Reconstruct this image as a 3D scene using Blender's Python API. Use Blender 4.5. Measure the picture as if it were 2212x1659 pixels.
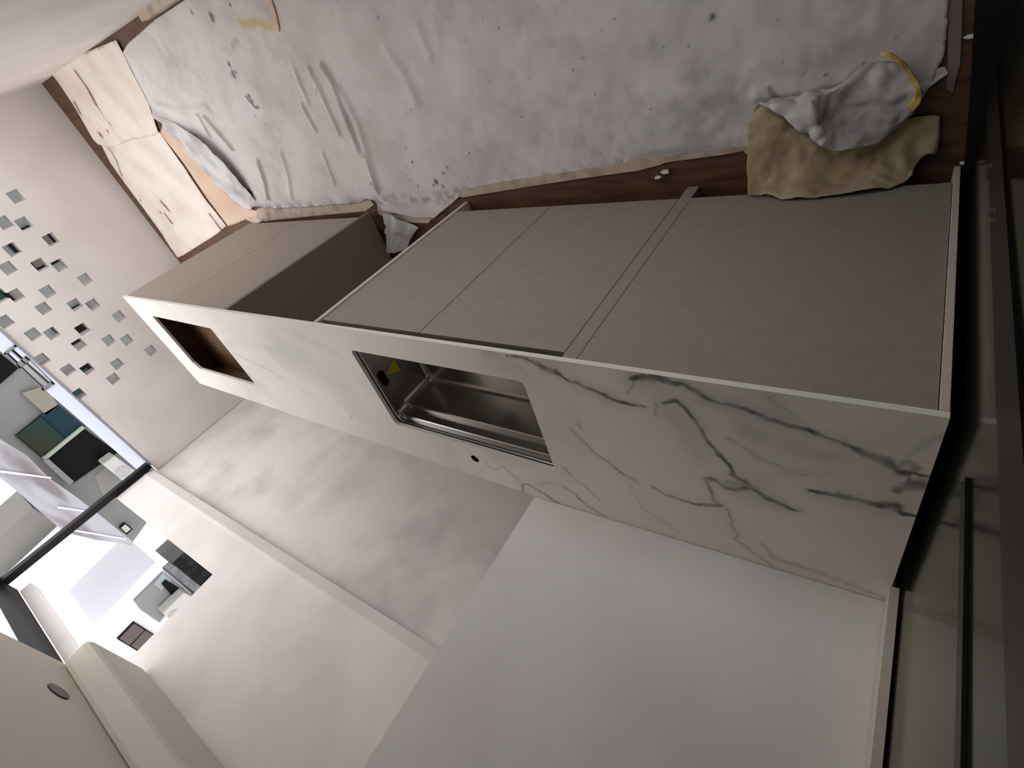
import bpy, bmesh, math, random
import numpy as np
from mathutils import Vector, Matrix

random.seed(7); RNG = np.random.default_rng(5)
SC = bpy.context.scene
COL = SC.collection
for o in list(bpy.data.objects): bpy.data.objects.remove(o)

# ------------------------------------------------------------------ camera
H = 0.866                                   # height of the worktop over the floor
FOCAL = 1081.55                             # pixels, for a 2212 px wide frame
CAM = np.array([0.1027, -0.6340, 0.6751 + H])
ROT = np.array([[-0.807227, 0.286045, -0.516297], [-0.152857, 0.74357, 0.650952], [0.570104, 0.604386, -0.556506]])
cd = bpy.data.cameras.new('camera'); cam = bpy.data.objects.new('camera', cd); COL.objects.link(cam)
cd.sensor_width = 36.0; cd.sensor_fit = 'HORIZONTAL'; cd.lens = FOCAL / 2212 * 36.0
cd.clip_start = 0.02; cd.clip_end = 200
m = Matrix.Identity(4)
for i in range(3):
    m[i][0] = ROT[0][i]; m[i][1] = -ROT[1][i]; m[i][2] = -ROT[2][i]; m[i][3] = CAM[i]
cam.matrix_world = m
SC.camera = cam

# ------------------------------------------------------------------ light
SC.view_settings.view_transform = 'Standard'; SC.view_settings.look = 'None'
SC.view_settings.gamma = 1.0; SC.view_settings.use_curve_mapping = False
SC.view_settings.exposure = 0.12
w = bpy.data.worlds.new('overcast_sky'); SC.world = w; w.use_nodes = True
bg = w.node_tree.nodes['Background']
bg.inputs[0].default_value = (1.0, 0.98, 0.975, 1); bg.inputs[1].default_value = 2.3
SC.cycles.max_bounces = 12; SC.cycles.diffuse_bounces = 8; SC.cycles.glossy_bounces = 5
SC.cycles.use_denoising = True

# ------------------------------------------------------------------ helpers
def at(u, v, ax, val):
    """point of the plane axis=val that shows at pixel (u, v) of the photograph"""
    d = ROT.T @ np.array([(u - 1106) / FOCAL, (v - 829.5) / FOCAL, 1.0])
    t = (val - CAM[ax]) / d[ax]
    return CAM + t * d
def fl(u, v, z=0.0): return at(u, v, 2, z)
def lin(c): c = c / 255.0; return c / 12.92 if c <= .04045 else ((c + .055) / 1.055) ** 2.4
def rgb(r, g, b): return (lin(r), lin(g), lin(b), 1.0)

def mat(name, col, rough=.6, metal=0.0, var=None, bump=None, spec=.5, stretch=None, ior=1.45):
    """principled material; var = (scale, colour2, lo, hi) noise mottling, bump = (scale, strength)"""
    M = bpy.data.materials.new(name); M.use_nodes = True
    nt = M.node_tree; N = nt.nodes; L = nt.links; b = N['Principled BSDF']
    b.inputs['Base Color'].default_value = col; b.inputs['Roughness'].default_value = rough
    b.inputs['Metallic'].default_value = metal; b.inputs['IOR'].default_value = ior
    b.inputs['Specular IOR Level'].default_value = spec
    tc = N.new('ShaderNodeTexCoord'); mp = N.new('ShaderNodeMapping'); L.new(tc.outputs['Object'], mp.inputs[0])
    if stretch: mp.inputs['Scale'].default_value = stretch
    M['mp'] = mp.name
    if var:
        n = N.new('ShaderNodeTexNoise'); n.inputs['Scale'].default_value = var[0]; n.inputs['Detail'].default_value = 6
        L.new(mp.outputs[0], n.inputs['Vector'])
        r = N.new('ShaderNodeMapRange'); r.inputs[1].default_value = var[2]; r.inputs[2].default_value = var[3]
        L.new(n.outputs[0], r.inputs[0])
        x = N.new('ShaderNodeMix'); x.data_type = 'RGBA'; x.inputs[6].default_value = col; x.inputs[7].default_value = var[1]
        L.new(r.outputs[0], x.inputs[0]); L.new(x.outputs[2], b.inputs['Base Color'])
        M['mix'] = x.name
    if bump:
        n2 = N.new('ShaderNodeTexNoise'); n2.inputs['Scale'].default_value = bump[0]; n2.inputs['Detail'].default_value = 5
        L.new(mp.outputs[0], n2.inputs['Vector'])
        bp = N.new('ShaderNodeBump'); bp.inputs['Strength'].default_value = bump[1]; bp.inputs['Distance'].default_value = .01
        L.new(n2.outputs[0], bp.inputs['Height']); L.new(bp.outputs[0], b.inputs['Normal'])
    return M

def attr_over(M, attr, col):
    """lay a colour over a material where the point attribute says so"""
    nt = M.node_tree; N = nt.nodes; L = nt.links; b = N['Principled BSDF']
    a = N.new('ShaderNodeAttribute'); a.attribute_name = attr
    x = N.new('ShaderNodeMix'); x.data_type = 'RGBA'; x.inputs[7].default_value = col
    if b.inputs['Base Color'].links: L.new(b.inputs['Base Color'].links[0].from_socket, x.inputs[6])
    else: x.inputs[6].default_value = b.inputs['Base Color'].default_value
    L.new(a.outputs['Fac'], x.inputs[0]); L.new(x.outputs[2], b.inputs['Base Color'])

class MB:
    def __init__(s): s.v = []; s.f = []
    def box(s, x0, x1, y0, y1, z0, z1):
        n = len(s.v)
        s.v += [(x0,y0,z0),(x1,y0,z0),(x1,y1,z0),(x0,y1,z0),(x0,y0,z1),(x1,y0,z1),(x1,y1,z1),(x0,y1,z1)]
        s.f += [tuple(n+i for i in q) for q in ((0,3,2,1),(4,5,6,7),(0,1,5,4),(1,2,6,5),(2,3,7,6),(3,0,4,7))]
        return s
    def prism(s, pts, d):
        """planar polygon pts swept by the vector d"""
        n = len(s.v); k = len(pts); d = np.array(d, float)
        s.v += [tuple(map(float, p)) for p in pts] + [tuple(map(float, np.array(p) + d)) for p in pts]
        s.f += [tuple(range(n, n+k)), tuple(range(n+2*k-1, n+k-1, -1))]
        s.f += [(n+i, n+k+i, n+k+(i+1) % k, n+(i+1) % k) for i in range(k)]
        return s
    def tube(s, pts, r, seg=10, cap=True):
        pts = [Vector(p) for p in pts]; n = len(s.v)
        for i, p in enumerate(pts):
            t = (pts[min(i+1, len(pts)-1)] - pts[max(i-1, 0)]).normalized()
            a = t.orthogonal().normalized(); b = t.cross(a)
            rr = r[i] if hasattr(r, '__len__') else r
            for k in range(seg):
                g = 2*math.pi*k/seg
                s.v.append(tuple(p + rr*(math.cos(g)*a + math.sin(g)*b)))
        for i in range(len(pts)-1):
            for k in range(seg):
                s.f.append((n+i*seg+k, n+i*seg+(k+1) % seg, n+(i+1)*seg+(k+1) % seg, n+(i+1)*seg+k))
        if cap:
            s.f.append(tuple(n+k for k in range(seg))[::-1]); s.f.append(tuple(n+(len(pts)-1)*seg+k for k in range(seg)))
        return s
    def build(s, name, M, parent=None, bevel=0, smooth=False):
        me = bpy.data.meshes.new(name); me.from_pydata(s.v, [], s.f); me.validate()
        bm = bmesh.new(); bm.from_mesh(me); bmesh.ops.recalc_face_normals(bm, faces=bm.faces)
        bm.to_mesh(me); bm.free()
        o = link(name, me, M, parent)
        if smooth:
            for p in me.polygons: p.use_smooth = True
        if bevel:
            b = o.modifiers.new('bevel', 'BEVEL'); b.width = bevel; b.segments = 2; b.limit_method = 'ANGLE'
        return o

def link(name, me, M, parent=None):
    me.materials.append(M)
    o = bpy.data.objects.new(name, me); COL.objects.link(o)
    if parent is not None:
        o.parent = parent; o.matrix_parent_inverse = Matrix.Translation(-Vector(parent.location)) if parent.type == 'EMPTY' else Matrix.Identity(4)
    return o
def empty(name, loc, label, cat, group=None):
    o = bpy.data.objects.new(name, None); COL.objects.link(o); o.location = loc; o.empty_display_size = .05
    return tag(o, label, cat, group)
def tag(o, label, cat, group=None):
    o['label'] = label; o['category'] = cat
    if group: o['group'] = group
    return o
def struct(o): o['kind'] = 'structure'; return o

def holed(axis, p0, p1, a0, a1, b0, b1, rects, name, M, parent=None):
    """wall slab between p0 and p1 on an axis, spanning a (the other horizontal axis) and b (height), with rectangular through-holes"""
    A = sorted({a0, a1, *[r[0] for r in rects], *[r[1] for r in rects]}); B = sorted({b0, b1, *[r[2] for r in rects], *[r[3] for r in rects]})
    A = [a for a in A if a0 <= a <= a1]; B = [b for b in B if b0 <= b <= b1]
    def solid(i, j):
        if i < 0 or j < 0 or i >= len(A)-1 or j >= len(B)-1: return False
        ca = (A[i]+A[i+1])/2; cb = (B[j]+B[j+1])/2
        return not any(r[0] < ca < r[1] and r[2] < cb < r[3] for r in rects)
    V = {}; vl = []; F = []
    def vv(p, i, j):
        k = (p, i, j)
        if k not in V:
            V[k] = len(vl); q = p0 if p == 0 else p1
            vl.append((q, A[i], B[j]) if axis == 0 else (A[i], q, B[j]))
        return V[k]
    for i in range(len(A)-1):
        for j in range(len(B)-1):
            if not solid(i, j): continue
            for p in (0, 1): F.append((vv(p,i,j), vv(p,i+1,j), vv(p,i+1,j+1), vv(p,i,j+1)))
            for (di, dj, e) in ((-1,0,((i,j),(i,j+1))), (1,0,((i+1,j),(i+1,j+1))), (0,-1,((i,j),(i+1,j))), (0,1,((i,j+1),(i+1,j+1)))):
                if not solid(i+di, j+dj): F.append((vv(0,*e[0]), vv(0,*e[1]), vv(1,*e[1]), vv(1,*e[0])))
    b = MB(); b.v = vl; b.f = F
    return b.build(name, M, parent)

def seg_dist(X, Y, poly, closed=False, r=None):
    """distance of points to a polyline (less a radius that may vary along it)"""
    P = np.asarray(poly, float); n = len(P); D = np.full(X.shape, 1e9)
    for i in range(n if closed else n-1):
        a = P[i]; b = P[(i+1) % n]; d = b-a; l2 = max(d @ d, 1e-12)
        t = np.clip(((X-a[0])*d[0] + (Y-a[1])*d[1]) / l2, 0, 1)
        q = np.hypot(X-a[0]-t*d[0], Y-a[1]-t*d[1])
        if r is not None: q = q / (r[i] + t*(r[(i+1) % n]-r[i]))
        D = np.minimum(D, q)
    return D
def sdf_poly(X, Y, poly):
    P = np.asarray(poly, float); n = len(P); ins = np.zeros(X.shape, bool)
    for i in range(n):
        a = P[i]; b = P[(i+1) % n]
        c = ((a[1] > Y) != (b[1] > Y))
        with np.errstate(divide='ignore', invalid='ignore'):
            xi = (b[0]-a[0])*(Y-a[1])/(b[1]-a[1]) + a[0]
        ins ^= c & (X < xi)
    D = seg_dist(X, Y, P, True)
    return np.where(ins, -D, D)

def masked_grid(xs, ys, sdf, h):
    """grid of points trimmed to sdf < 0 with the outline snapped; gives X, Y, faces"""
    X, Y = np.meshgrid(xs, ys, indexing='ij'); S = sdf(X, Y); e = 1e-4
    gx = (sdf(X+e, Y)-S)/e; gy = (sdf(X, Y+e)-S)/e
    near = np.abs(S) < h*.75
    X = np.where(near, X - S*gx, X); Y = np.where(near, Y - S*gy, Y)
    keep = S < h*.75
    nx, ny = X.shape; idx = np.arange(nx*ny).reshape(nx, ny)
    ok = keep[:-1,:-1] & keep[1:,:-1] & keep[1:,1:] & keep[:-1,1:]
    cin = (S[:-1,:-1] < -h*.2) | (S[1:,:-1] < -h*.2) | (S[1:,1:] < -h*.2) | (S[:-1,1:] < -h*.2)
    ok &= cin
    F = np.stack([idx[:-1,:-1][ok], idx[1:,:-1][ok], idx[1:,1:][ok], idx[:-1,1:][ok]], 1)
    used = np.unique(F); mp = np.full(nx*ny, -1); mp[used] = np.arange(len(used))
    return X.ravel()[used], Y.ravel()[used], mp[F]
def grid_mesh(name, X, Y, Z, F, attrs=()):
    me = bpy.data.meshes.new(name)
    n = len(X); me.vertices.add(n); me.vertices.foreach_set('co', np.stack([X, Y, Z], 1).astype(np.float32).ravel())
    k = len(F); me.loops.add(4*k); me.loops.foreach_set('vertex_index', F.astype(np.int32).ravel())
    me.polygons.add(k); me.polygons.foreach_set('loop_start', np.arange(0, 4*k, 4, dtype=np.int32))
    me.update(calc_edges=True); me.validate()
    for nm, val in attrs:
        a = me.attributes.new(nm, 'FLOAT', 'POINT'); a.data.foreach_set('value', np.clip(val, 0, 1).astype(np.float32))
    me.polygons.foreach_set('use_smooth', np.ones(len(me.polygons), bool))
    return me
def vnoise(X, Y, s, seed=0):
    """smooth value noise, about -1..1"""
    r = np.random.default_rng(seed); T = r.uniform(-1, 1, (256, 256))
    x = X*s; y = Y*s; i = np.floor(x).astype(int); j = np.floor(y).astype(int); fx = x-i; fy = y-j
    fx = fx*fx*(3-2*fx); fy = fy*fy*(3-2*fy)
    g = lambda a, b: T[a % 256, b % 256]
    return (g(i,j)*(1-fx)+g(i+1,j)*fx)*(1-fy) + (g(i,j+1)*(1-fx)+g(i+1,j+1)*fx)*fy
def fbm(X, Y, s, seed=0, o=4): return sum(vnoise(X, Y, s*2**k, seed+k)*.5**k for k in range(o))

def patch(name, rows, M, parent=None, th=.0012, levels=3):
    """sheet through rows of (u, v, axis, value) points, smoothed"""
    R = [[at(*p) for p in r] for r in rows]; n = len(R); k = len(R[0])
    b = MB(); b.v = [tuple(map(float, p)) for r in R for p in r]
    b.f = [(i*k+j, i*k+j+1, (i+1)*k+j+1, (i+1)*k+j) for i in range(n-1) for j in range(k-1)]
    o = b.build(name, M, parent, smooth=True)
    s = o.modifiers.new('smooth', 'SUBSURF'); s.levels = levels; s.render_levels = levels; s.boundary_smooth = 'PRESERVE_CORNERS'
    t = bpy.data.textures.get('crumple') or bpy.data.textures.new('crumple', 'CLOUDS'); t.noise_scale = .075; t.noise_type = 'HARD_NOISE'; t.noise_depth = 2
    d = o.modifiers.new('crumple', 'DISPLACE'); d.texture = t; d.strength = .026; d.mid_level = .3; d.texture_coords = 'GLOBAL'
    q = o.modifiers.new('thick', 'SOLIDIFY'); q.thickness = th
    return o

# ------------------------------------------------------------------ materials
M = {}
M['wall'] = mat('white_plaster', rgb(226, 222, 219), .85, var=(3.0, rgb(214, 209, 206), .4, .7), bump=(60, .05))
M['plaster'] = mat('mottled_plaster', rgb(222, 216, 213), .85, var=(3.4, rgb(198, 192, 190), .42, .72), bump=(40, .08))
M['ceiling'] = mat('ceiling_paint', rgb(214, 208, 200), .9, bump=(50, .04))
M['farwall'] = mat('far_wall_paint', rgb(222, 217, 214), .85, var=(2.5, rgb(212, 206, 203), .4, .7), bump=(60, .05))
M['coping'] = mat('pale_coping', rgb(158, 163, 178), .7, spec=.2)
M['brown'] = mat('brown_laminate', rgb(98, 68, 50), .5, var=(6.0, rgb(62, 42, 31), .35, .7), stretch=(1, 6, 1), bump=(40, .05))
M['cab'] = mat('taupe_laminate', rgb(150, 140, 131), .55, var=(30.0, rgb(146, 136, 127), .4, .6), spec=.35)
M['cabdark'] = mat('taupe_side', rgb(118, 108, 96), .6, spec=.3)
M['edge'] = mat('pale_edge_band', rgb(196, 188, 176), .55)
M['black'] = mat('black_channel', rgb(14, 12, 12), .6, spec=.2)
M['frame'] = mat('dark_bronze_aluminium', rgb(11, 7, 9), .5, spec=.2)
M['blackframe'] = mat('black_aluminium', rgb(9, 9, 10), .4, spec=.4)
M['marble'] = mat('white_marble', rgb(226, 220, 212), .38, var=(2.6, rgb(196, 191, 187), .48, .78), spec=.45)
M['marble_edge'] = mat('white_marble_edge', rgb(226, 221, 214), .4)
M['steel'] = mat('brushed_steel', rgb(190, 186, 182), .24, 1.0, bump=(90, .03), stretch=(1, 14, 1))
M['steeldark'] = mat('dark_steel_rim', rgb(96, 98, 100), .35, 1.0)
M['mdf'] = mat('brown_board', rgb(118, 90, 68), .75, var=(40, rgb(102, 76, 57), .4, .6))
M['yellow'] = mat('yellow_sticker', rgb(214, 190, 40), .5)
M['sheet'] = mat('dusty_floor_sheet', rgb(216, 211, 209), .8, var=(4.5, rgb(197, 191, 188), .42, .72), bump=(35, .12))
attr_over(M['sheet'], 'dirt_tone', rgb(86, 78, 74))
attr_over(M['sheet'], 'yellowing', rgb(196, 176, 112))
M['board'] = mat('white_floor_board', rgb(228, 218, 210), .75, var=(5, rgb(212, 199, 190), .4, .7))
attr_over(M['board'], 'dirt_tone', rgb(110, 78, 60))
M['tanboard'] = mat('tan_floor_board', rgb(214, 188, 166), .75, var=(6, rgb(200, 172, 150), .4, .7))
M['tape'] = mat('cream_tape', rgb(190, 174, 158), .6, var=(18, rgb(160, 142, 126), .45, .65))
M['kraft'] = mat('kraft_paper', rgb(176, 162, 136), .85, var=(7, rgb(148, 128, 102), .42, .7), bump=(30, .15))
M['flap'] = mat('white_torn_sheet', rgb(206, 203, 203), .8, var=(9, rgb(160, 156, 158), .42, .72), bump=(30, .15))
M['ytape'] = mat('yellow_tape', rgb(212, 184, 104), .6, var=(20, rgb(180, 150, 80), .4, .7))
M['chip'] = mat('plaster_chip', rgb(226, 222, 214), .8)
M['dust'] = mat('dusty_tape', rgb(134, 120, 114), .8, var=(14, rgb(112, 98, 92), .4, .7))

# ------------------------------------------------------------------ room shell
XF = 4.84; YB = 1.56; YR = -1.003; ZC = 2.186; TOP = .34 + H
struct(MB().box(-.6, 6.2, -1.3, 1.75, -.12, 0).build('floor', M['brown']))
# far wall: low parapet pierced by small square holes
HOLES = [(35,424),(10,481),(52,483),(111,517),(27,539),(18,579),(87,572),(129,573),(185,603),(104,630),(35,638),(1,639),(95,666),(163,658),(202,658),(258,683),(11,695),(72,722),(113,720),(179,711),(172,744),(236,735),(275,734),(327,757),(90,777),(148,799),(190,797),(254,786),(246,818),(170,852)]
rects = []
for u, v in HOLES:
    p = at(u, v, 0, XF); s = .037
    rects.append((p[1]-s, p[1]+s, p[2]-s, p[2]+s))
wf = struct(holed(0, XF, XF+.11, YR-.1, YB+.16, 0, TOP, rects, 'wall_far', M['farwall']))
struct(MB().box(XF-.006, XF, .985, YB+.05, .0, TOP-.004).build('trim_1', M['farwall']))
struct(MB().box(XF-.012, 6.45, YR-.1, YB-.02, TOP, TOP+.012).box(4.96, 6.45, YB-.02, 2.9, TOP, TOP+.012).build('trim_2', M['coping']))
# wall behind the worktop: mottled recess below, white wall above an angled ledge, window opening at the far end
XJ = 3.15; ZS = .675 + H
struct(MB().box(.86, XF, 1.62, 1.75, 0, 1.25).build('wall_back', M['plaster']))
b = MB()
prof = [(1.62, 1.225), (1.575, 1.228), (1.556, 1.288), (1.556, 1.30), (1.75, 1.30), (1.75, 1.225)]
b.prism([(.86, y, z) for y, z in prof], (XF-.86, 0, 0))
struct(b.build('trim_3', M['wall']))
struct(holed(1, YB, 1.75, .86, XF+.1, 1.30, 2.45, [(XJ, XF+.2, ZS, 2.40)], 'wall_back', M['wall']))
# pillar wall at the near end of the worktop, slightly out of square
b = MB(); b.prism([(-.012, .536, 0), (.88, .588, 0), (.88, 1.72, 0), (-.012, 1.72, 0)], (0, 0, 2.3)); struct(b.build('wall_left', M['wall']))
struct(MB().box(-.012, .003, .47, .534, H+.0005, 2.2).build('trim_4', M['edge']))
# right wall with a low skirting shadow strip; two unseen openings added for light
struct(holed(1, YR-.1, YR, -.1, XF, 0, ZC, [(2.6, 4.65, .76, 2.12), (.30, 1.7, .62, 1.12)], 'wall_right', M['wall']))
struct(MB().box(-.05, 3.05, YR, YR+.035, 0, .05).build('baseboard_right', M['tape']))
# ceiling over the near part and its lower bulkhead along the back wall
struct(MB().box(-.6, 3.0, -1.3, 1.75, ZC, ZC+.2).build('ceiling', M['ceiling']))
struct(MB().box(-.05, 2.985, 1.167, 1.555, 1.19+H, ZC).build('trim_5', M['ceiling'], bevel=.03))

# ------------------------------------------------------------------ worktop
def rrect(x0, x1, y0, y1, r, n=6):
    P = []
    for cx, cy, a in ((x1-r, y1-r, 0), (x0+r, y1-r, 90), (x0+r, y0+r, 180), (x1-r, y0+r, 270)):
        for k in range(n+1):
            g = math.radians(a + 90*k/n); P.append((cx+r*math.cos(g), cy+r*math.sin(g)))
    return P
L = 3.183; YF = 0.0
slab = [(0, YF), (L, YF), (L, .585), (.88, .585), (0, .533)]
SINK = rrect(.757, 1.412, .084, .415, .016)
HOB = [(2.38, .108), (2.99, .10), (2.99, .40), (2.955, .437), (2.40, .437), (2.38, .415)]
TAP = [(1.076+.0155*math.cos(k*math.pi/10), .479+.0155*math.sin(k*math.pi/10)) for k in range(20)]
def slab_sdf(X, Y):
    s = sdf_poly(X, Y, slab)
    for h in (SINK, HOB, TAP): s = np.maximum(s, -sdf_poly(X, Y, h))
    return s
def top(pts, z=H): return [tuple(at(1000+x/2.011, 700+y/2.011, 2, z)[:2]) for x, y in pts]
VEINS = [   # polylines read off the marble, in crop pixels; half widths in mm and strengths
 ([(195,140),(270,152),(330,180),(400,205),(440,235),(560,285),(640,325),(700,340),(790,365)], [2,4,7,8,5,4,5,4,2], .9),
 ([(300,152),(345,178),(400,208)], [2,3,2], .8),
 ([(735,240),(770,232),(810,240),(850,236),(890,240),(960,265),(1040,312),(1110,342),(1220,368),(1330,410),(1470,450),(1580,488),(1680,530),(1740,562),(1830,600),(1880,635),(1940,645),(2030,670)], [6,8,7,9,6,5,5,4,4,5,5,4,5,7,9,6,3,2], .95),
 ([(735,235),(745,262),(720,300)], [4,3,2], .5),
 ([(830,235),(850,270),(870,310)], [5,3,2], .35),
 ([(870,345),(930,336),(970,375),(1020,425),(1060,500),(1100,560),(1160,620),(1180,655)], [4,5,4,4,3,5,4,3], .85),
 ([(1045,670),(1090,675),(1140,712),(1200,722),(1255,710),(1215,680),(1165,652)], [4,5,5,6,8,6,4], .75),
 ([(1120,690),(1180,700),(1240,705)], [8,12,8], .45),
 ([(1255,715),(1310,755),(1400,790),(1465,812)], [6,5,4,2], .85),
 ([(1050,675),(1075,720),(1090,768),(1112,792)], [4,4,4,2], .65),
 ([(1120,792),(1020,785),(950,765),(890,748),(825,712)], [4,4,3,3,2], .75),
 ([(470,455),(520,505),(580,565),(650,620),(720,670),(762,692)], [2,2,2,3,3,2], .6),
 ([(430,620),(480,670),(540,715),(600,770)], [2,2,1.5,1], .45),
 ([(265,728),(258,698),(290,700),(350,735),(412,774)], [4,4,3,3,3], .7),
 ([(440,705),(490,745),(540,790),(645,852)], [3,2.5,2.5,2], .65),
 ([(330,700),(360,688),(420,695)], [2,2,1.5], .3),
 ([(1140,800),(1170,870),(1192,912),(1175,932),(1230,970),(1310,1030),(1400,1090),(1445,1112)], [1.5,2.5,3,2,2,2,2,2], .5),
 ([(1290,950),(1360,1020),(1500,1062),(1650,1120),(1780,1170),(1855,1212)], [5,7,8,8,6,4], .28),
 ([(1500,720),(1600,740),(1700,757),(1800,785),(1880,792),(1900,816),(1972,845)], [3,5,6,7,10,5,3], .85),
 ([(1640,735),(1720,775),(1800,795)], [3,3,3], .6),
 ([(1890,725),(1930,700),(1975,700),(2015,712)], [4,11,13,10], .75),
 ([(1925,640),(1928,690)], [3,4], .7),
 ([(1880,620),(1920,598),(1972,632),(1930,640)], [4,5,5,3], .6),
 ([(2098,482),(2040,510),(1990,545),(1930,575)], [5,6,4,3], .35),
 ([(100,600),(125,628),(180,626),(250,682)], [1.5,1.5,1.5,2], .5),
 ([(730,700),(770,790),(850,850),(950,910)], [2,3,3,2], .22),
 ([(510,430),(525,462),(500,440)], [2,2,2], .4),
 ([(840,350),(852,410)], [4,3], .35),
 ([(1340,320),(1360,355),(1430,385),(1470,430)], [5,4,3,2], .3),
 ([(1150,495),(1200,520),(1300,590),(1450,655),(1560,660)], [4,4,4,3,2], .28),
 ([(100,130),(180,160),(250,190)], [10,12,8], .22),
]
FAINT = [  # faint streaks on the far half, in photograph pixels
 ([(485,754),(532,776),(586,801),(625,832)], [8,10,9,5], .22),
 ([(560,790),(640,830),(700,880),(760,908)], [4,5,4,4], .22),
 ([(757,905),(762,898)], [7,7], .4),
 ([(765,805),(790,835),(808,852)], [4,4,4], .3),
 ([(480,745),(520,740),(600,760)], [20,26,20], .10),
 ([(640,720),(720,760),(760,790)], [12,14,10], .10),
]
def slab_grid(xs, ys, h):
    X, Y, F = masked_grid(xs, ys, slab_sdf, h)
    wx = X + fbm(X, Y, 28, 3)*.0045; wy = Y + fbm(X, Y, 28, 9)*.0045
    v = np.zeros_like(X)
    for pts, r, s in VEINS:
        d = seg_dist(wx, wy, top(pts), False, [q*1.25e-3 for q in r])
        edge = .5 + .5*vnoise(X, Y, 170, 21)
        v = np.maximum(v, min(1, s*1.12)*np.clip(1.5 - d*(.75+.5*edge), 0, 1)*(.8+.25*vnoise(X, Y, 60, 4)))
        v = np.maximum(v, .32*s*np.exp(-(d/4.5)**2)*(.6+.4*vnoise(X, Y, 20, 8)))
    for pts, r, s in FAINT:
        d = seg_dist(wx, wy, [tuple(at(a, c, 2, H)[:2]) for a, c in pts], False, [q*1.0e-3 for q in r])
        v = np.maximum(v, s*np.exp(-(d)**2)*(.7+.5*vnoise(X, Y, 35, 8)))
    # broad grey clouds that trail the big veins
    for pts, wdt, s in (([(900,380),(980,480),(1040,580)], .035, .24), ([(1250,470),(1450,520),(1700,600),(1860,660)], .035, .26), ([(1380,640),(1600,650),(1850,690)], .02, .16), ([(640,380),(760,420)], .03, .1), ([(100,170),(250,200),(330,260)], .03, .16)):
        d = seg_dist(X, Y, top(pts))
        v = np.maximum(v, s*np.exp(-(d/wdt)**2)*(.65+.5*fbm(X, Y, 14, 6, 3)))
    return grid_mesh('top', X, Y, np.full_like(X, H), F, [('vein', v)])
attr_over(M['marble'], 'vein', rgb(74, 64, 54))
ct = empty('countertop', (1.6, .3, .854), 'long white marble worktop with grey veins lying over the taupe base cabinets', 'countertop')
me = slab_grid(np.arange(0, 1.6201, .003), np.linspace(0, .585, 196), .003); o1 = link('marble_top', me, M['marble'], ct)
me2 = slab_grid(np.linspace(1.62, L, 270), np.linspace(0, .585, 101), .0058); o2 = link('marble_top', me2, M['marble'], ct)
b = MB()
def rim(poly, z0, z1, closed=True):
    n = len(b.v); k = len(poly)
    b.v += [(x, y, z0) for x, y in poly] + [(x, y, z1) for x, y in poly]
    b.f += [(n+i, n+(i+1) % k, n+k+(i+1) % k, n+k+i) for i in range(k)]
rim(slab, .8535, H)
link_edge = b.build('slab_edge', M['marble_edge'], ct)
b = MB(); rim(SINK, .8535, H); b.build('sink_cutout_edge', M['marble_edge'], ct)
b = MB(); rim(HOB, .8535, H); b.build('hob_cutout_edge', M['marble_edge'], ct)
b = MB(); rim(TAP, .8545, H); b.f.append(tuple(range(20))); b.build('tap_hole', M['frame'], ct)

# ------------------------------------------------------------------ base cabinets
YD = .004; ZB = .083
def cabinet(x0, x1, label, doors, ztop, side=('l', 'r'), back=.56):
    c = empty('base_cabinet', ((x0+x1)/2, .28, 0), label, 'cabinet', 'taupe base cabinets in a row')
    MB().box(x0+.0185, x1-.0185, .024, back, ZB, ZB+.018).build('bottom_panel', M['cabdark'], c)
    MB().box(x0+.0185, x1-.0185, back-.01, back, ZB+.019, .80).build('back_panel', M['mdf'], c)
    MB().box(x0+.03, x1-.03, .10, .116, .001, ZB-.001).build('plinth', M['brown'], c)
    for a, z in doors:
        a = (max(a[0], x0+.0195), a[1]) if x0 > 2 else a
        MB().box(a[0]+.0012, a[1]-.0012, YD, YD+.018, ZB, z).build('door', M['cab'], c, bevel=.0012)
    return c
xa = at(373, 649, 1, 0)[0]
A = cabinet(2.137, L, 'far taupe base cabinet under the empty hob cutout', [((2.137, xa), .848), ((xa, L), .848)], .848)
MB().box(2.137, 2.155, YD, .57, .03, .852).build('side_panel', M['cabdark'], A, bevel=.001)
MB().box(L-.018, L, .0235, .57, .004, .852).build('side_panel', M['cab'], A, bevel=.001)
MB().box(2.156, L-.019, .03, .05, .8485, .8515).build('finger_channel', M['black'], A)
B = cabinet(.637, 1.545, 'two-door taupe base cabinet under the steel sink', [((.640, 1.091), .832), ((1.091, 1.533), .832)], .835)
MB().box(1.533, 1.551, .0, .57, .002, .852).build('side_panel', M['edge'], B, bevel=.001)
MB().box(.604, .6395, YD, .57, .002, .852).build('side_panel', M['cab'], B, bevel=.001)
MB().box(.639, 1.532, .028, .045, .80, .851).build('finger_channel', M['black'], B)
C_ = empty('base_cabinet', (.3, .28, 0), 'wide plain taupe end cabinet nearest the dark glass door', 'cabinet', 'taupe base cabinets in a row')
MB().box(0.0135, .6028, YD, YD+.018, ZB, .851).build('front_panel', M['cab'], C_, bevel=.0012)
MB().box(.0135, .03, YD-.0008, YD-.0002, ZB, .851).build('filler_strip', M['cab'], C_)
MB().box(.0, .012, .0, .52, .002, .852).build('end_panel', M['edge'], C_, bevel=.001)
MB().box(.0135, .6, .024, .52, ZB, ZB+.018).build('bottom_panel', M['cabdark'], C_)
MB().box(.0135, .6, .10, .116, .001, ZB-.001).build('plinth', M['black'], C_)
# box of bare board below the hob cutout, part of the far cabinet
b = MB(); b.box(2.20, 3.15, .07, .55, .73, .74); b.box(2.20, 3.15, .07, .08, .74, .845); b.box(2.20, 3.15, .54, .55, .74, .845); b.box(2.20, 2.21, .08, .54, .74, .845); b.box(3.14, 3.15, .08, .54, .74, .845)
b.build('hob_housing', M['mdf'], A)

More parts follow.
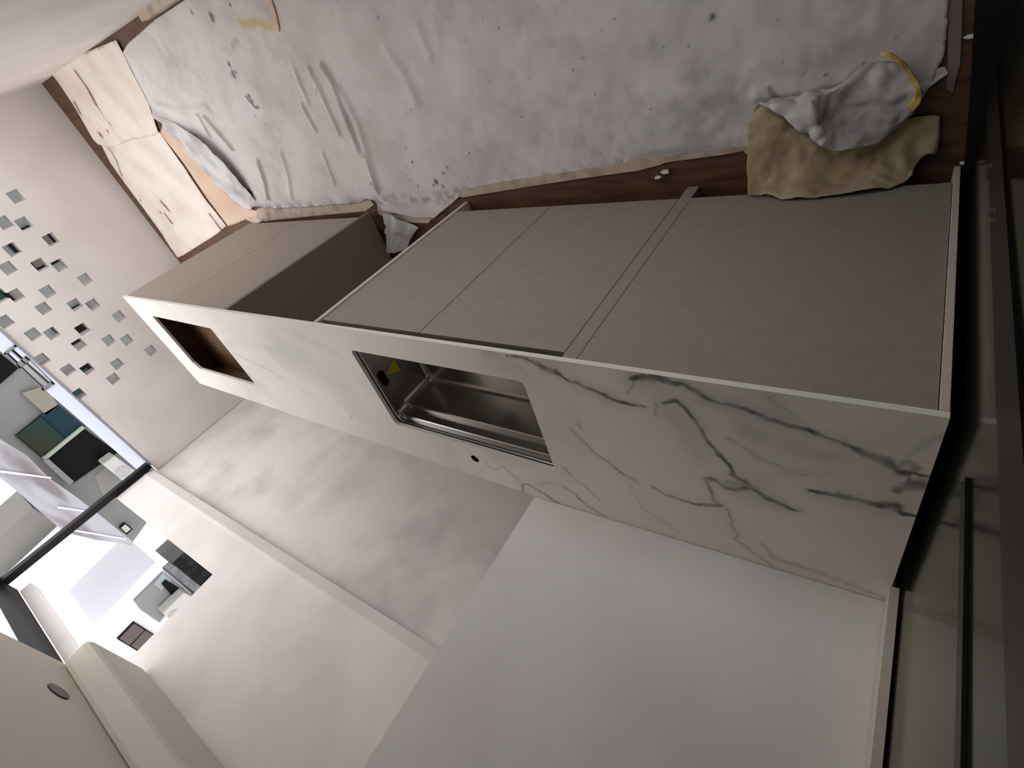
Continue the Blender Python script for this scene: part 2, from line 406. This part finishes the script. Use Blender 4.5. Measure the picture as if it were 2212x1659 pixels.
# ------------------------------------------------------------------ sink
S = empty('sink', (1.085, .25, .64), 'undermounted brushed steel sink basin with stepped ledges in the marble worktop', 'sink')
def loops(L_, M_, name, parent, smooth=True, bottom=False):
    b = MB(); k = len(L_[0][0])
    for poly, z in L_: b.v += [(x, y, z) for x, y in poly]
    for i in range(len(L_)-1):
        b.f += [(i*k+j, i*k+(j+1) % k, (i+1)*k+(j+1) % k, (i+1)*k+j) for j in range(k)]
    if bottom: b.f.append(tuple((len(L_)-1)*k+j for j in range(k)))
    return b.build(name, M_, parent, smooth=False)
def R4(d0, dyf, r): return rrect(.757-.006+d0, 1.412+.006-d0, .084-.006+dyf, .415+.006-dyf, r, 8)
zt = .8505
loops([(rrect(.735, 1.435, .062, .437, .04, 8), zt), (R4(0, 0, .03), zt), (R4(0, 0, .03), zt-.006)], M['steeldark'], 'rim', S)
zled1, zled2, zf = zt-.022, zt-.062, zt-.20
L_ = [(R4(0, 0, .03), zt-.006), (R4(.003, .001, .03), zt-.009), (R4(.003, .001, .03), zled1), (R4(.003, .012, .028), zled1-.001), (R4(.003, .014, .028), zled1-.004), (R4(.004, .014, .028), zled2), (R4(.004, .027, .026), zled2-.001),
      (R4(.004, .029, .026), zled2-.005), (R4(.008, .031, .026), zf+.014), (R4(.012, .035, .026), zf+.004), (R4(.024, .045, .03), zf)]
loops(L_, M['steel'], 'basin', S, bottom=True)
# lower well in the basin floor along the front, with a round waste
b = MB(); b.tube([(1.085, .24, zf+.001), (1.085, .24, zf+.004)], .045, 24); b.build('waste', M['steeldark'], S)
b = MB(); b.box(.80, 1.33, .115, .205, zf+.002, zf+.022); b.build('raised_step', M['steel'], S, bevel=.012)
xw = 1.412+.006-.0035
def onwall(u, v): p = at(u, v, 0, xw); return p
q = [onwall(u, v) for u, v in ((818,802),(826,800),(840,822),(836,834),(828,832),(814,812))]
MB().prism([(p[0]-.001, p[1], p[2]) for p in q], (-.0015, 0, 0)).build('overflow_slot', M['black'], S)
q = [onwall(u, v) for u, v in ((850,777),(865,801),(835,809))]
MB().prism([(p[0]-.001, p[1], p[2]) for p in q], (-.001, 0, 0)).build('warning_sticker', M['yellow'], S)

# ------------------------------------------------------------------ floor coverings
def floor_sheet(name, outline, h, hfun, attrs, M_, z0=.003, parent=None):
    poly = [tuple(fl(u, v)[:2]) for u, v in outline]
    P = np.array(poly); x0, y0 = P.min(0)-.01; x1, y1 = P.max(0)+.01
    f = lambda X, Y: sdf_poly(X, Y, poly)
    X, Y, F = masked_grid(np.arange(x0, x1, h), np.arange(y0, y1, h), f, h)
    Z = z0 + hfun(X, Y, f(X, Y)); 
    me = grid_mesh(name, X, Y, Z, F, [(a, g(X, Y)) for a, g in attrs])
    o = link(name, me, M_, parent)
    s = o.modifiers.new('thick', 'SOLIDIFY'); s.thickness = .0014; s.offset = 1
    return o
def F2(pts): return [tuple(fl(u, v)[:2]) for u, v in pts]
WR = [  # fold lines of the sheet: (pixels, height m, half width m)
 ([(700,140),(725,180),(745,235),(770,295),(784,330)], .013, .014), ([(672,150),(690,185),(712,235),(735,285)], .008, .014),
 ([(655,225),(668,250),(684,278)], .007, .010), ([(735,190),(775,265),(800,345),(815,400)], .007, .02), ([(640,150),(655,190),(668,220)], .005, .012),
 ([(790,330),(806,372),(818,410)], .006, .012), ([(840,110),(880,170),(900,215)], .005, .02), ([(905,60),(930,120)], .004, .02),
 ([(445,250),(480,290),(505,320)], .012, .010), ([(430,245),(455,292)], .009, .008), ([(560,345),(575,390),(582,425)], .012, .012),
 ([(1150,80),(1260,60),(1400,90)], .004, .03), ([(1300,200),(1450,215),(1600,190)], .004, .03), ([(1000,200),(1080,230),(1150,290)], .004, .025),
 ([(340,225),(390,240),(450,232)], .008, .02), ([(610,330),(625,380),(632,425)], .006, .015), ([(700,330),(725,395)], .005, .012),
 ([(1640,200),(1740,190),(1830,170)], .010, .018), ([(1650,120),(1760,110),(1880,60)], .004, .03)]
def main_h(X, Y, s):
    z = .0016*(1+fbm(X, Y, 9, 2)) + .0008*fbm(X, Y, 40, 5, 2) + .001
    for pts, h, wd in WR:
        d = seg_dist(X, Y, F2(pts)); z = z + 1.5*h*np.exp(-(d/wd)**2)
    tear = seg_dist(X, Y, F2([(345,258),(420,300),(455,330),(480,365),(520,415),(550,440)]))
    z = z + .045*np.exp(-(tear/.05)**2)
    return z
SPOTS = [(497,138,5),(507,160,9),(511,155,4),(540,206,5),(548,218,5),(417,25,5),(460,35,8),(463,42,5),(687,193,3),(499,8,4),(820,35,4),(812,18,3),(890,235,3),(1542,35,13),(1490,98,4),(1497,108,3),(1855,108,4),(1785,160,5),(1800,166,4),(1866,136,4),(1735,160,4),(1670,190,5),(1676,196,5),(1690,185,3),(945,392,8),(960,372,4),(968,360,5),(960,400,5),(940,398,4),(1068,320,2),(880,318,3),(1975,80,4),(1935,80,5),(1890,30,3),(880,245,2),(1130,250,2),(1300,330,3),(1240,310,2),(1345,345,4),(1390,350,4),(893,348,4),(905,400,4),(854,305,2),(805,395,5),(790,430,5),(700,180,2),(575,268,2),(560,230,4),(1080,60,3),(1240,150,3),(1330,40,3),(1110,130,2),(1010,90,3)]
def main_dirt_tone(X, Y):
    v = np.zeros_like(X)
    for u, w_, r in SPOTS:
        p = fl(u, w_); q = fl(u+r, w_); rad = np.hypot(*(q-p)[:2])*.55
        d = np.hypot(X-p[0], Y-p[1]) + fbm(X, Y, 90, int(u) % 50, 2)*rad*.5
        v = np.maximum(v, .85*np.clip(1.5-d/rad, 0, 1))
    for pts, r, s in (([(535,208),(545,220),(556,232)], .006, .9), ([(700,140),(745,235),(784,330)], .004, .25), ([(515,85),(505,100)], .01, .3), ([(1665,188),(1680,205)], .006, .7), ([(1385,335),(1480,322),(1560,318)], .01, .35), ([(1090,395),(1180,385),(1230,375)], .002, .6)):  # streaks and smears, with a darker line along one fold
        v = np.maximum(v, s*np.clip(1.6-seg_dist(X, Y, F2(pts))/r, 0, 1))
    n = fbm(X, Y, 55, 31, 3); v = np.maximum(v, .6*np.clip((n-1.22)*7, 0, 1))
    n = fbm(X, Y, 5, 40, 4); near = np.clip((1.9-X)/1.6, 0, 1)  # blotchy tone, darker towards the near end of the sheet
    v = np.maximum(v, np.clip(.06+.22*near + .16*n, 0, .45)*np.clip(.5+.5*fbm(X, Y, 30, 44, 3), .2, 1))
    edge = seg_dist(X, Y, F2([(560,450),(800,435),(960,425),(1000,412),(1355,355),(1600,318)]))
    return np.maximum(v, .5*np.exp(-(edge/.03)**2)*np.clip(.5+fbm(X, Y, 40, 50, 3), 0, 1))
def main_yel(X, Y):
    d = seg_dist(X, Y, F2([(525,50),(560,48),(592,60)])) + .008*fbm(X, Y, 40, 70, 2)
    return .8*np.clip(1.4-d/.016, 0, 1)
MAIN = [(2052,-50),(2048,20),(2046,60),(2040,118),(2024,150),(2010,185),(1990,214),(1975,240),(1930,300),(1800,330),(1680,335),(1612,330),(1600,316),(1540,326),(1480,333),(1420,343),(1368,343),(1358,357),(1300,366),(1250,372),(1180,382),(1110,392),(1040,405),(1000,412),(994,424),(976,440),(956,456),(940,470),(900,470),(862,462),(830,455),(812,432),(796,428),(780,437),(740,440),(690,445),(640,448),(600,450),(572,448),(556,440),(548,415),(520,392),(485,352),(458,322),(430,292),(395,272),(366,262),(345,250),(325,222),(306,190),(288,150),(268,112),(280,92),(340,40),(430,-20),(470,-50)]
o = floor_sheet('floor_sheet', MAIN, .005, main_h, [('dirt_tone', main_dirt_tone), ('yellowing', main_yel)], M['sheet'])
tag(o, 'big dusty white protective sheet spread over the floor, wrinkled and speckled', 'floor sheet')
patch('lifted_flap', [
  [(332,245,2,.004),(362,285,2,.004),(405,330,2,.004),(455,385,2,.004),(500,438,2,.004),(540,455,2,.006)],
  [(345,250,2,.016),(385,285,2,.02),(428,325,2,.026),(474,375,2,.03),(516,425,2,.026),(548,448,2,.012)],
  [(356,256,2,.022),(400,280,2,.036),(440,308,2,.048),(480,350,2,.052),(522,400,2,.044),(554,435,2,.016)]], M['flap'], o)
# boards at the far end of the floor
def flat(X, Y, s): return .0006*fbm(X, Y, 6, 12, 3)
def nodirt(X, Y): return np.zeros_like(X)
def cracks(lines, sp=()):
    def g(X, Y):
        v = np.zeros_like(X)
        for pts, r in lines: v = np.maximum(v, np.clip(1.5-seg_dist(X+fbm(X, Y, 20, 3)*.006, Y, F2(pts))/r, 0, 1))
        for u, w_, r in sp:
            p = fl(u, w_); v = np.maximum(v, np.clip(1.5-np.hypot(X-p[0], Y-p[1])/r, 0, 1))
        return v
    return g
o = floor_sheet('floor_board', [(108,150),(150,128),(255,85),(272,118),(290,155),(308,190),(325,222),(338,262),(345,284),(330,292),(285,300),(243,318),(220,312),(214,310),(203,298),(162,225),(126,172)], .012, flat,
    [('dirt_tone', cracks([([(168,153),(190,185),(212,226)], .012), ([(212,226),(228,250),(245,272)], .005), ([(166,220),(172,232),(178,244)], .012)], [(221,290,.02),(236,282,.012)]))], M['board'], z0=.010)
tag(o, 'cracked white floor board lying farthest from the camera by the pierced wall', 'floor board', 'boards covering the far floor')
o = floor_sheet('floor_board', [(214,300),(240,302),(285,286),(326,276),(344,282),(395,355),(445,430),(490,487),(470,505),(395,552),(385,556),(370,535),(355,512),(362,520),(342,492),(310,448),(276,402),(240,352)], .012, flat,
    [('dirt_tone', cracks([([(228,310),(242,325),(255,350),(265,380)], .006), ([(350,435),(366,453)], .014), ([(358,462),(372,480)], .012), ([(455,463),(484,500)], .012)], [(305,432,.01),(348,458,.012)]))], M['board'], z0=.004)
tag(o, 'white floor board beside the brown gap, between cracked board and far cabinet', 'floor board', 'boards covering the far floor')
o = floor_sheet('floor_board', [(347,287),(352,270),(372,275),(420,330),(470,395),(510,440),(555,455),(560,466),(530,474),(512,482),(493,488),(450,430),(400,355)], .012, flat, [('dirt_tone', nodirt)], M['tanboard'], z0=.002)
tag(o, 'narrow tan floor board along the torn edge of the white sheet', 'floor board', 'boards covering the far floor')
# tape bands in front of the cabinets
def band(name, px, M_, label, z=.0015):
    P = [fl(u, v, z) for u, v in px]
    return tag(MB().prism(P, (0, 0, .002)).build(name, M_), label, 'tape')
band('masking_tape', [(545,462),(560,449),(640,447),(720,440),(800,430),(808,442),(790,456),(700,464),(600,474),(548,482),(532,474)], M['tape'], 'cream tape band on the floor in front of the far cabinet')
band('masking_tape', [(978,420),(1000,408),(1110,388),(1250,368),(1355,350),(1362,342),(1410,342),(1500,330),(1615,314),(1617,324),(1560,334),(1440,350),(1425,356),(1380,368),(1250,386),(1110,408),(1000,426)], M['tape'], 'cream tape band on the floor in front of the sink cabinet', z=.0065)
band('masking_tape', [(815,440),(850,463),(935,470),(925,482),(850,478),(818,462)], M['tape'], 'cream tape band on the floor in the open bay')
band('masking_tape', [(2046,-30),(2080,-30),(2078,60),(2074,140),(2066,165),(2058,200),(2044,190),(2048,120)], M['dust'], 'dusty grey tape strip beside the brown edge by the glass door')
# sheet scrap in the open bay
o = patch('sheet_scrap', [[(826,458,2,.03),(848,468,2,.035),(872,478,2,.03),(905,492,2,.02)], [(834,492,2,.05),(850,500,2,.055),(868,506,2,.045),(885,515,2,.03)], [(834,548,2,.05),(848,548,2,.06),(862,545,2,.05),(880,540,2,.03)]], M['flap'])
tag(o, 'crumpled white sheet scrap in the open bay between the cabinets', 'paper scrap')
# torn paper heap against the end cabinet
T = empty('torn_floor_paper', (.3, -.1, 0), 'crumpled torn floor paper peeled up against the end cabinet', 'torn paper')
patch('kraft_backing', [
  [(1616,421,1,-.008),(1650,417,1,-.008),(1690,428,1,-.008),(1740,425,1,-.008),(1790,421,1,-.008),(1880,411,1,-.008),(1950,398,1,-.008),(1972,376,1,-.012)],
  [(1614,385,2,.055),(1650,385,2,.062),(1695,390,2,.055),(1745,390,2,.07),(1800,390,2,.055),(1875,380,2,.062),(1940,368,2,.05),(1978,358,2,.035)],
  [(1613,330,2,.05),(1650,325,2,.062),(1700,330,2,.045),(1750,340,2,.065),(1805,345,2,.04),(1870,340,2,.055),(1930,335,2,.03),(1992,338,2,.022)],
  [(1614,275,2,.04),(1650,265,2,.05),(1700,285,2,.05),(1750,305,2,.06),(1805,320,2,.05),(1870,318,2,.04),(1930,305,2,.02),(2008,330,2,.02)],
  [(1620,245,2,.028),(1640,226,2,.035),(1700,262,2,.04),(1750,288,2,.045),(1810,305,2,.04),(1880,298,2,.03),(1950,275,2,.016),(2030,338,2,.016)],
  [(1640,224,2,.03),(1665,232,2,.02),(1710,250,2,.02),(1760,270,2,.02),(1820,285,2,.02),(1900,280,2,.02),(1975,250,2,.02),(2030,252,2,.016)]], M['kraft'], T)
patch('white_flap', [
  [(1638,222,2,.06),(1680,246,2,.07),(1720,275,2,.085),(1760,304,2,.095),(1792,327,2,.10),(1830,322,2,.09),(1870,317,2,.07),(1905,308,2,.05)],
  [(1652,218,2,.06),(1695,232,2,.075),(1728,250,2,.085),(1764,275,2,.11),(1790,290,2,.085),(1830,285,2,.06),(1885,290,2,.055),(1935,280,2,.04)],
  [(1668,214,2,.045),(1708,226,2,.05),(1738,232,2,.085),(1758,238,2,.12),(1785,250,2,.07),(1830,258,2,.04),(1900,258,2,.05),(1962,250,2,.035)],
  [(1690,214,2,.03),(1722,212,2,.035),(1742,210,2,.08),(1756,206,2,.10),(1780,215,2,.05),(1840,215,2,.045),(1905,215,2,.055),(1985,225,2,.04)],
  [(1712,208,2,.02),(1735,198,2,.02),(1750,196,2,.04),(1770,196,2,.05),(1796,200,2,.085),(1845,178,2,.06),(1905,165,2,.06),(1986,190,2,.05)],
  [(1725,196,2,.008),(1745,190,2,.008),(1765,190,2,.01),(1785,190,2,.03),(1812,180,2,.06),(1850,152,2,.05),(1898,124,2,.04),(1958,138,2,.04)]], M['flap'], T)
patch('yellow_tape', [[(1902,112,2,.045),(1925,110,2,.05),(1952,126,2,.05),(1974,160,2,.055),(1992,192,2,.055),(1992,222,2,.05),(1972,240,2,.045)],
  [(1905,124,2,.05),(1922,121,2,.055),(1945,136,2,.056),(1962,168,2,.06),(1976,195,2,.06),(1976,216,2,.055),(1958,230,2,.05)]], M['ytape'], T, levels=2)
patch('grey_scrap', [[(1930,180,2,.01),(1990,182,2,.008),(2030,142,2,.006),(2044,146,2,.004)], [(1950,230,2,.01),(1996,198,2,.012),(2024,176,2,.012),(2046,158,2,.012)]], M['flap'], T, levels=2)
# yellow and brown tape remains on the sheet
q = [fl(u, v, .008) for u, v in ((578,-6),(586,-6),(596,25),(604,60),(604,68),(598,62),(588,32))]
tag(MB().prism(q, (0, 0, .004)).build('tape_remnant', M['tanboard']), 'brown tape remnant curling on the white sheet at the frame edge', 'tape')
# chips
for (u, v, r, lab) in ((1437,371,.017,'white plaster chip on the brown strip nearest the divider'), (1420,383,.013,'white plaster chip on the tape by the cabinet divider'), (1009,331,.008,'white chip alone in the middle of the dusty sheet'), (2098,78,.011,'white chip on the brown edge beside the glass door'), (2081,352,.009,'pale chip at the foot of the end panel')):
    p = fl(u, v, .012); b = MB()
    pts = [(p[0]+r*math.cos(a)*random.uniform(.6, 1.6), p[1]+r*.38*math.sin(a), .009) for a in np.linspace(0, 2*math.pi, 7)[:-1]]
    b.prism(pts, (0, 0, .006)); tag(b.build('plaster_chip', M['chip']), lab, 'chip', 'loose chips on the floor')

# ------------------------------------------------------------------ glass door beside the camera
G = bpy.data.materials.new('dark_dusty_glass'); G.use_nodes = True; M['darkglass'] = G
nt = G.node_tree; nt.nodes.remove(nt.nodes['Principled BSDF']); out = nt.nodes['Material Output']
df = nt.nodes.new('ShaderNodeBsdfDiffuse'); df.inputs[0].default_value = rgb(14, 17, 15)
gl = nt.nodes.new('ShaderNodeBsdfGlossy'); gl.inputs[0].default_value = (.84, .88, .78, 1); gl.inputs['Roughness'].default_value = .12
fr = nt.nodes.new('ShaderNodeFresnel'); fr.inputs[0].default_value = 1.4
mx = nt.nodes.new('ShaderNodeMixShader'); nt.links.new(fr.outputs[0], mx.inputs[0]); nt.links.new(df.outputs[0], mx.inputs[1]); nt.links.new(gl.outputs[0], mx.inputs[2]); nt.links.new(mx.outputs[0], out.inputs[0])
GX = -.0165
d = struct(bpy.data.objects.new('door_1', None)); COL.objects.link(d); d.location = (GX, -.2, 0)
MB().box(GX-.006, GX, -.147, .53, .04, 2.15).build('glass_pane', M['darkglass'], d)
MB().box(GX-.03, GX+.004, -.215, -.149, .034, 2.15).build('stile', M['blackframe'], d)
MB().box(GX-.006, GX, -1.0, -.217, .04, 2.15).build('glass_pane', M['darkglass'], d)
b = MB(); b.prism([(-.3, -1.0, .0), (.062, -1.0, .0), (.043, -.334, 0), (.016, -.16, 0), (-.004, -.012, 0), (-.004, .5, 0), (-.3, .5, 0)], (0, 0, .03)); b.build('sill_track', M['blackframe'], d)
b = MB(); b.box(GX-.30, GX-.28, -1.0, .60, .0, 2.15); b.box(GX-.28, -.0125, .5355, .60, 0, 2.15); b.box(GX-.28, GX-.007, -1.0, -.98, 0, 2.15); b.box(GX-.30, GX-.001, -1.0, .60, 2.151, 2.18); b.build('backing', M['black'], d)  # black box added behind the panes to keep them dark and shut light out
yb = at(2085, 1350, 0, GX)[1]
MB().box(GX+.0002, GX+.004, yb-.011, yb+.011, .99, 2.15).build('dark_strip', M['blackframe'], d)  # dark upright strip laid on the pane
b = MB()
for y, z in ((-.168, .42), (-.176, .60), (-.172, .625)): b.tube([(GX+.004, y, z), (GX+.010, y, z)], .005, 8)
b.build('screw', M['steel'], d)

# ------------------------------------------------------------------ far window frames
f = struct(bpy.data.objects.new('window_1', None)); COL.objects.link(f); f.location = (XF, YB, TOP)
MB().box(4.80, 4.852, 1.50, 1.552, TOP+.013, 2.40).build('post', M['frame'], f)
MB().box(4.79, 4.89, -1.0, 1.544, 2.335, 2.40).build('transom', M['frame'], f)
MB().box(3.16, 4.789, 1.50, 1.62, 2.335, 2.41).build('transom', M['frame'], f)
MB().box(3.16, 4.77, 1.63, 1.70, 2.26, 2.334).build('blind_box', M['wall'], f)

# ------------------------------------------------------------------ ceiling spot
p = at(125, 1495, 2, ZC)
b = MB(); b.tube([(p[0], p[1], ZC-.006), (p[0], p[1], ZC-.0005)], .05, 24)
cs = tag(b.build('ceiling_spot', mat('spot_glass', rgb(70, 60, 58), .4)), 'small dark round spot fitting in the plain ceiling', 'ceiling light')

# ------------------------------------------------------------------ what stands outside
XE = 9.0
E = {}  # outside colours darkened overall, standing in for shade on the facades
E['grey'] = mat('grey_render', rgb(105, 106, 105), .9, var=(1.5, rgb(93, 93, 93), .4, .7))
E['grey2'] = mat('warm_grey_render', rgb(118, 117, 114), .9)
E['white'] = mat('white_render', rgb(196, 197, 206), .8)
E['dark'] = mat('dark_window', rgb(8, 8, 9), .6, spec=.1)
E['green'] = mat('green_glass', rgb(8, 44, 44), .5, var=(1.2, rgb(38, 40, 28), .45, .7), spec=.15)
E['bar'] = mat('pale_frame', rgb(128, 137, 128), .6)
E['brownwin'] = mat('brown_shutter', rgb(67, 56, 56), .6)
E['tree'] = mat('dark_foliage', rgb(23, 21, 21), .9, var=(6, rgb(49, 56, 58), .5, .7), bump=(20, .5))
E['awning'] = mat('streaked_plastic', rgb(144, 144, 151), .6, var=(1.4, rgb(105, 98, 102), .45, .62), stretch=(1, .6, 3.2))
E['ac'] = mat('white_casing', rgb(155, 154, 152), .6)
E['grille'] = mat('pale_grille', rgb(140, 140, 142), .7)
E['beige'] = mat('beige_panel', rgb(112, 110, 100), .8)
def slab_at(px, x=XE, d=.05):
    return [at(u, v, 0, x) for u, v in px]
def ext(name, px, M_, parent, x=XE, d=.05):
    return MB().prism([at(u, v, 0, x) for u, v in px], (d, 0, 0)).build(name, M_, parent)
nb = empty('neighbour_building', (XE, 2, -3.99), 'grey rendered house with green glass windows behind the pierced parapet', 'building')
pa = [at(u, v, 0, XE) for u, v in ((-160,790),(0,952),(100,1032),(210,1110),(286,1172),(318,1128),(345,1108))]
wp = [(XE, p[1], p[2]) for p in pa]
wp += [(XE, wp[-1][1], -4.0), (XE, wp[0][1]-2.2, -4.0), (XE, wp[0][1]-2.2, wp[0][2]-.1)]
MB().prism(wp, (2.5, 0, 0)).build('wall', E['grey'], nb)
w1 = ext('window', [(33,942),(88,897),(126,874),(184,921),(144,948),(93,992)], E['green'], nb, XE-.04, .04)
ext('pane', [(88,897),(126,874),(184,921),(144,948)], mat('blue_glass', rgb(14, 36, 46), .5, spec=.15), w1, XE-.06, .02)
ext('pane', [(37,941),(88,900),(140,946),(94,988)], E['green'], w1, XE-.06, .02)
ext('frame_bar', [(92,990),(98,995),(184,925),(178,920)], E['bar'], w1, XE-.10, .06)
w2 = ext('window', [(105,995),(182,926),(254,977),(158,1044)], E['dark'], nb, XE-.03, .03)
ext('sill', [(94,996),(106,992),(160,1040),(150,1048)], E['grey2'], w2, XE-.12, .12)
ext('window', [(-30,740),(40,795),(0,830),(-40,800)], E['dark'], nb, XE-.03, .03)
ext('shutter', [(47,849),(100,833),(126,876),(100,896)], E['beige'], nb, XE-.06, .06)
ext('panel', [(205,1030),(236,1000),(300,1050),(230,1090)], E['grey2'], nb, XE-.008, .008)
for (yy, zz, dy, dz) in ((-.7,.1,.5,.5),(.5,.0,.35,.6),(1.2,-.6,.4,.5),(1.9,-.1,.45,.5),(.2,-.9,.5,.45),(2.5,-.9,.5,.5)):
    zc = zz+H
    k = MB().box(XE-.05, XE-.01, yy-dy/2, yy+dy/2, zc-dz/2, zc+dz/2).build('window', E['dark'], nb)
    MB().box(XE-.07, XE-.05, yy-dy/2+.05, yy+dy/2-.05, zc-dz/2+.05, zc+dz/2-.05).build('pane', random.choice([E['green'], E['dark'], E['brownwin']]), k)
aw = tag(ext('awning', [(0,948),(60,985),(105,1032),(160,1070),(210,1108),(284,1168),(288,1178),(205,1166),(140,1150),(92,1110),(45,1068),(0,1032),(-60,985),(-60,900)], E['awning'], None, XE-.45, .03), 'streaked translucent plastic awning jutting from the grey house', 'awning')
for px in ([(0,1016),(110,1031),(111,1034),(0,1021)], [(124,1094),(203,1106),(204,1109),(125,1098)], [(136,1140),(270,1163),(271,1166),(137,1144)]):
    ext('rib', px, E['white'], aw, XE-.47, .02)
def ac(px, fan, label, x):
    q = [at(u, v, 0, x) for u, v in px]
    a = empty('ac_unit', tuple(np.mean(q, 0)), label, 'air conditioner')
    MB().prism(q, (.25, 0, 0)).build('casing', E['ac'], a, bevel=.02)
    c = at(*fan, 0, x-.012); bb = MB(); bb.tube([(x-.012, c[1], c[2]), (x+.0, c[1], c[2])], .085, 20); bb.build('fan_grille', E['grille'], a)
    return a
ac([(222,1003),(248,984),(308,1028),(282,1052)], (266,1020), 'white air conditioner box low on the grey house by the dark post', XE-.35)
tag(ext('wall_lamp', [(250,1068),(263,1055),(268,1055),(271,1060),(257,1073),(252,1072)], mat('lamp_cover', rgb(158, 162, 154), .5), None, XE-.08, .06), 'small pale oblong lamp on the grey house wall', 'lamp')
lm = empty('wall_lantern', tuple(at(275, 1140, 0, XE-.1)), 'small square black framed lantern on the grey wall', 'lamp')
ext('lamp_frame', [(259,1141),(271,1130),(287,1143),(274,1155)], E['dark'], lm, XE-.08, .06)
ext('lamp_pane', [(262,1141),(271,1133),(283,1143),(273,1151)], mat('lamp_pane', rgb(151, 154, 145), .5), lm, XE-.10, .02)
# grey wall with a white pipe, above the awning
g2 = empty('far_house', tuple(at(60, 1190, 0, XE+1.5)), 'pale grey far house wall with a fat white pipe, above the awning', 'building')
ext('wall', [(-60,1225),(-60,1215),(70,1097),(128,1136),(42,1218),(-30,1300)], E['grey2'], g2, XE+1.5, 1.0)
MB().tube([tuple(at(134, 1140, 0, XE+1.3)), tuple(at(-10, 1275, 0, XE+1.3))], .07, 12).build('pipe', E['white'], g2)
ext('parapet', [(140,1146),(166,1154),(60,1262),(0,1310),(-20,1300)], E['white'], g2, XE+1.2, .1)
# white house seen through the window at the side
wh = empty('white_house', (XE+1, 6, -2), 'bright white house with grey and brown windows seen through the back window', 'building')
ext('wall', [(336,1214),(354,1232),(560,1412),(560,1580),(290,1470),(205,1350)], E['white'], wh, XE+1.0, 1.5)
q = at(480, 1300, 0, XE+2.4)
MB().box(XE+1.05, XE+2.4, q[1], q[1]+.8, -4.0, at(560, 1500, 0, XE+1.0)[2]).build('lower_storey', E['white'], wh)
ww = ext('window', [(352,1237),(398,1272),(376,1300),(345,1345),(305,1318),(290,1298)], mat('grey_curtain', rgb(112, 112, 113), .8), wh, XE+.95, .05)
ext('pane', [(352,1238),(372,1254),(348,1276),(332,1262)], mat('grey_pane', rgb(123, 131, 135), .5), ww, XE+.93, .02)
w3 = ext('window', [(290,1344),(339,1375),(306,1412),(254,1381)], E['dark'], wh, XE+.95, .05)
ext('pane', [(290,1347),(312,1361),(280,1394),(258,1380)], E['brownwin'], w3, XE+.93, .02)
ext('pane', [(314,1362),(336,1375),(305,1408),(283,1395)], E['brownwin'], w3, XE+.93, .02)
ext('gutter', [(353,1230),(358,1228),(428,1286),(422,1290)], mat('dark_gutter', rgb(62, 54, 61), .6), wh, XE+.955, .03)
def ext_down(name, topedge, M_, x, d):
    P = [at(u, v, 0, x) for u, v in topedge]
    P += [(x, P[-1][1], -4.0), (x, P[0][1], -4.0)]
    return MB().prism(P, (d, 0, 0)).build(name, M_, None)
struct(MB().box(5.5, 40, -20, 40, -4.2, -4.0).build('ground', E['grey']))
tag(ext_down('tree_line', [(368,1216),(388,1230),(412,1250),(446,1276),(478,1300)], E['tree'], XE+3, .8), 'dark tree mass low behind the white house, just over the window sill', 'trees')
tag(ext_down('hillside', [(376,1250),(400,1270),(424,1290),(470,1330)], mat('misty_bank', rgb(98, 99, 103), .8, var=(8, rgb(118, 120, 123), .4, .6)), XE+5, .8), 'mottled grey bank rising behind the dark tree mass', 'bank')
tag(ext_down('concrete_post', [(347,1200),(370,1219)], E['grey'], XE+2.5, .3), 'plain grey concrete block between the bright sky and the dark trees', 'block')
tag(ext('black_bracket', [(350,1262),(359,1253),(388,1271),(378,1278),(371,1286)], E['dark'], None, XE+.895, .03), 'black angled bracket under the gutter of the white house', 'bracket')
ac([(352,1325),(398,1280),(440,1300),(380,1350)], (376,1328), 'cream air conditioner box under the black bracket of the white house', XE+.675)
# sash lying on the parapet top
ws = empty('window_sash', tuple(fl(60, 795, TOP+.013)), 'dark framed window sash lying flat on the parapet top', 'window sash')
def onp(px, z): return [fl(u, v, z) for u, v in px]
za = TOP+.0125
for q in ([(33,744),(37,748),(15,765),(10,761)], [(56,769),(66,777),(46,795),(38,785)], [(112,823),(119,829),(98,844),(92,838)], [(10,761),(15,760),(98,838),(97,845)], [(26,756),(28,754),(108,826),(105,828)]):
    MB().prism(onp(q, za), (0, 0, .012)).build('frame_bar', M['frame'], ws)
MB().prism(onp([(66,777),(112,822),(94,838),(48,794)], za), (0, 0, .005)).build('pane', mat('grey_pane_glass', rgb(84, 78, 81), .2, var=(9, rgb(112, 109, 112), .45, .6)), ws)
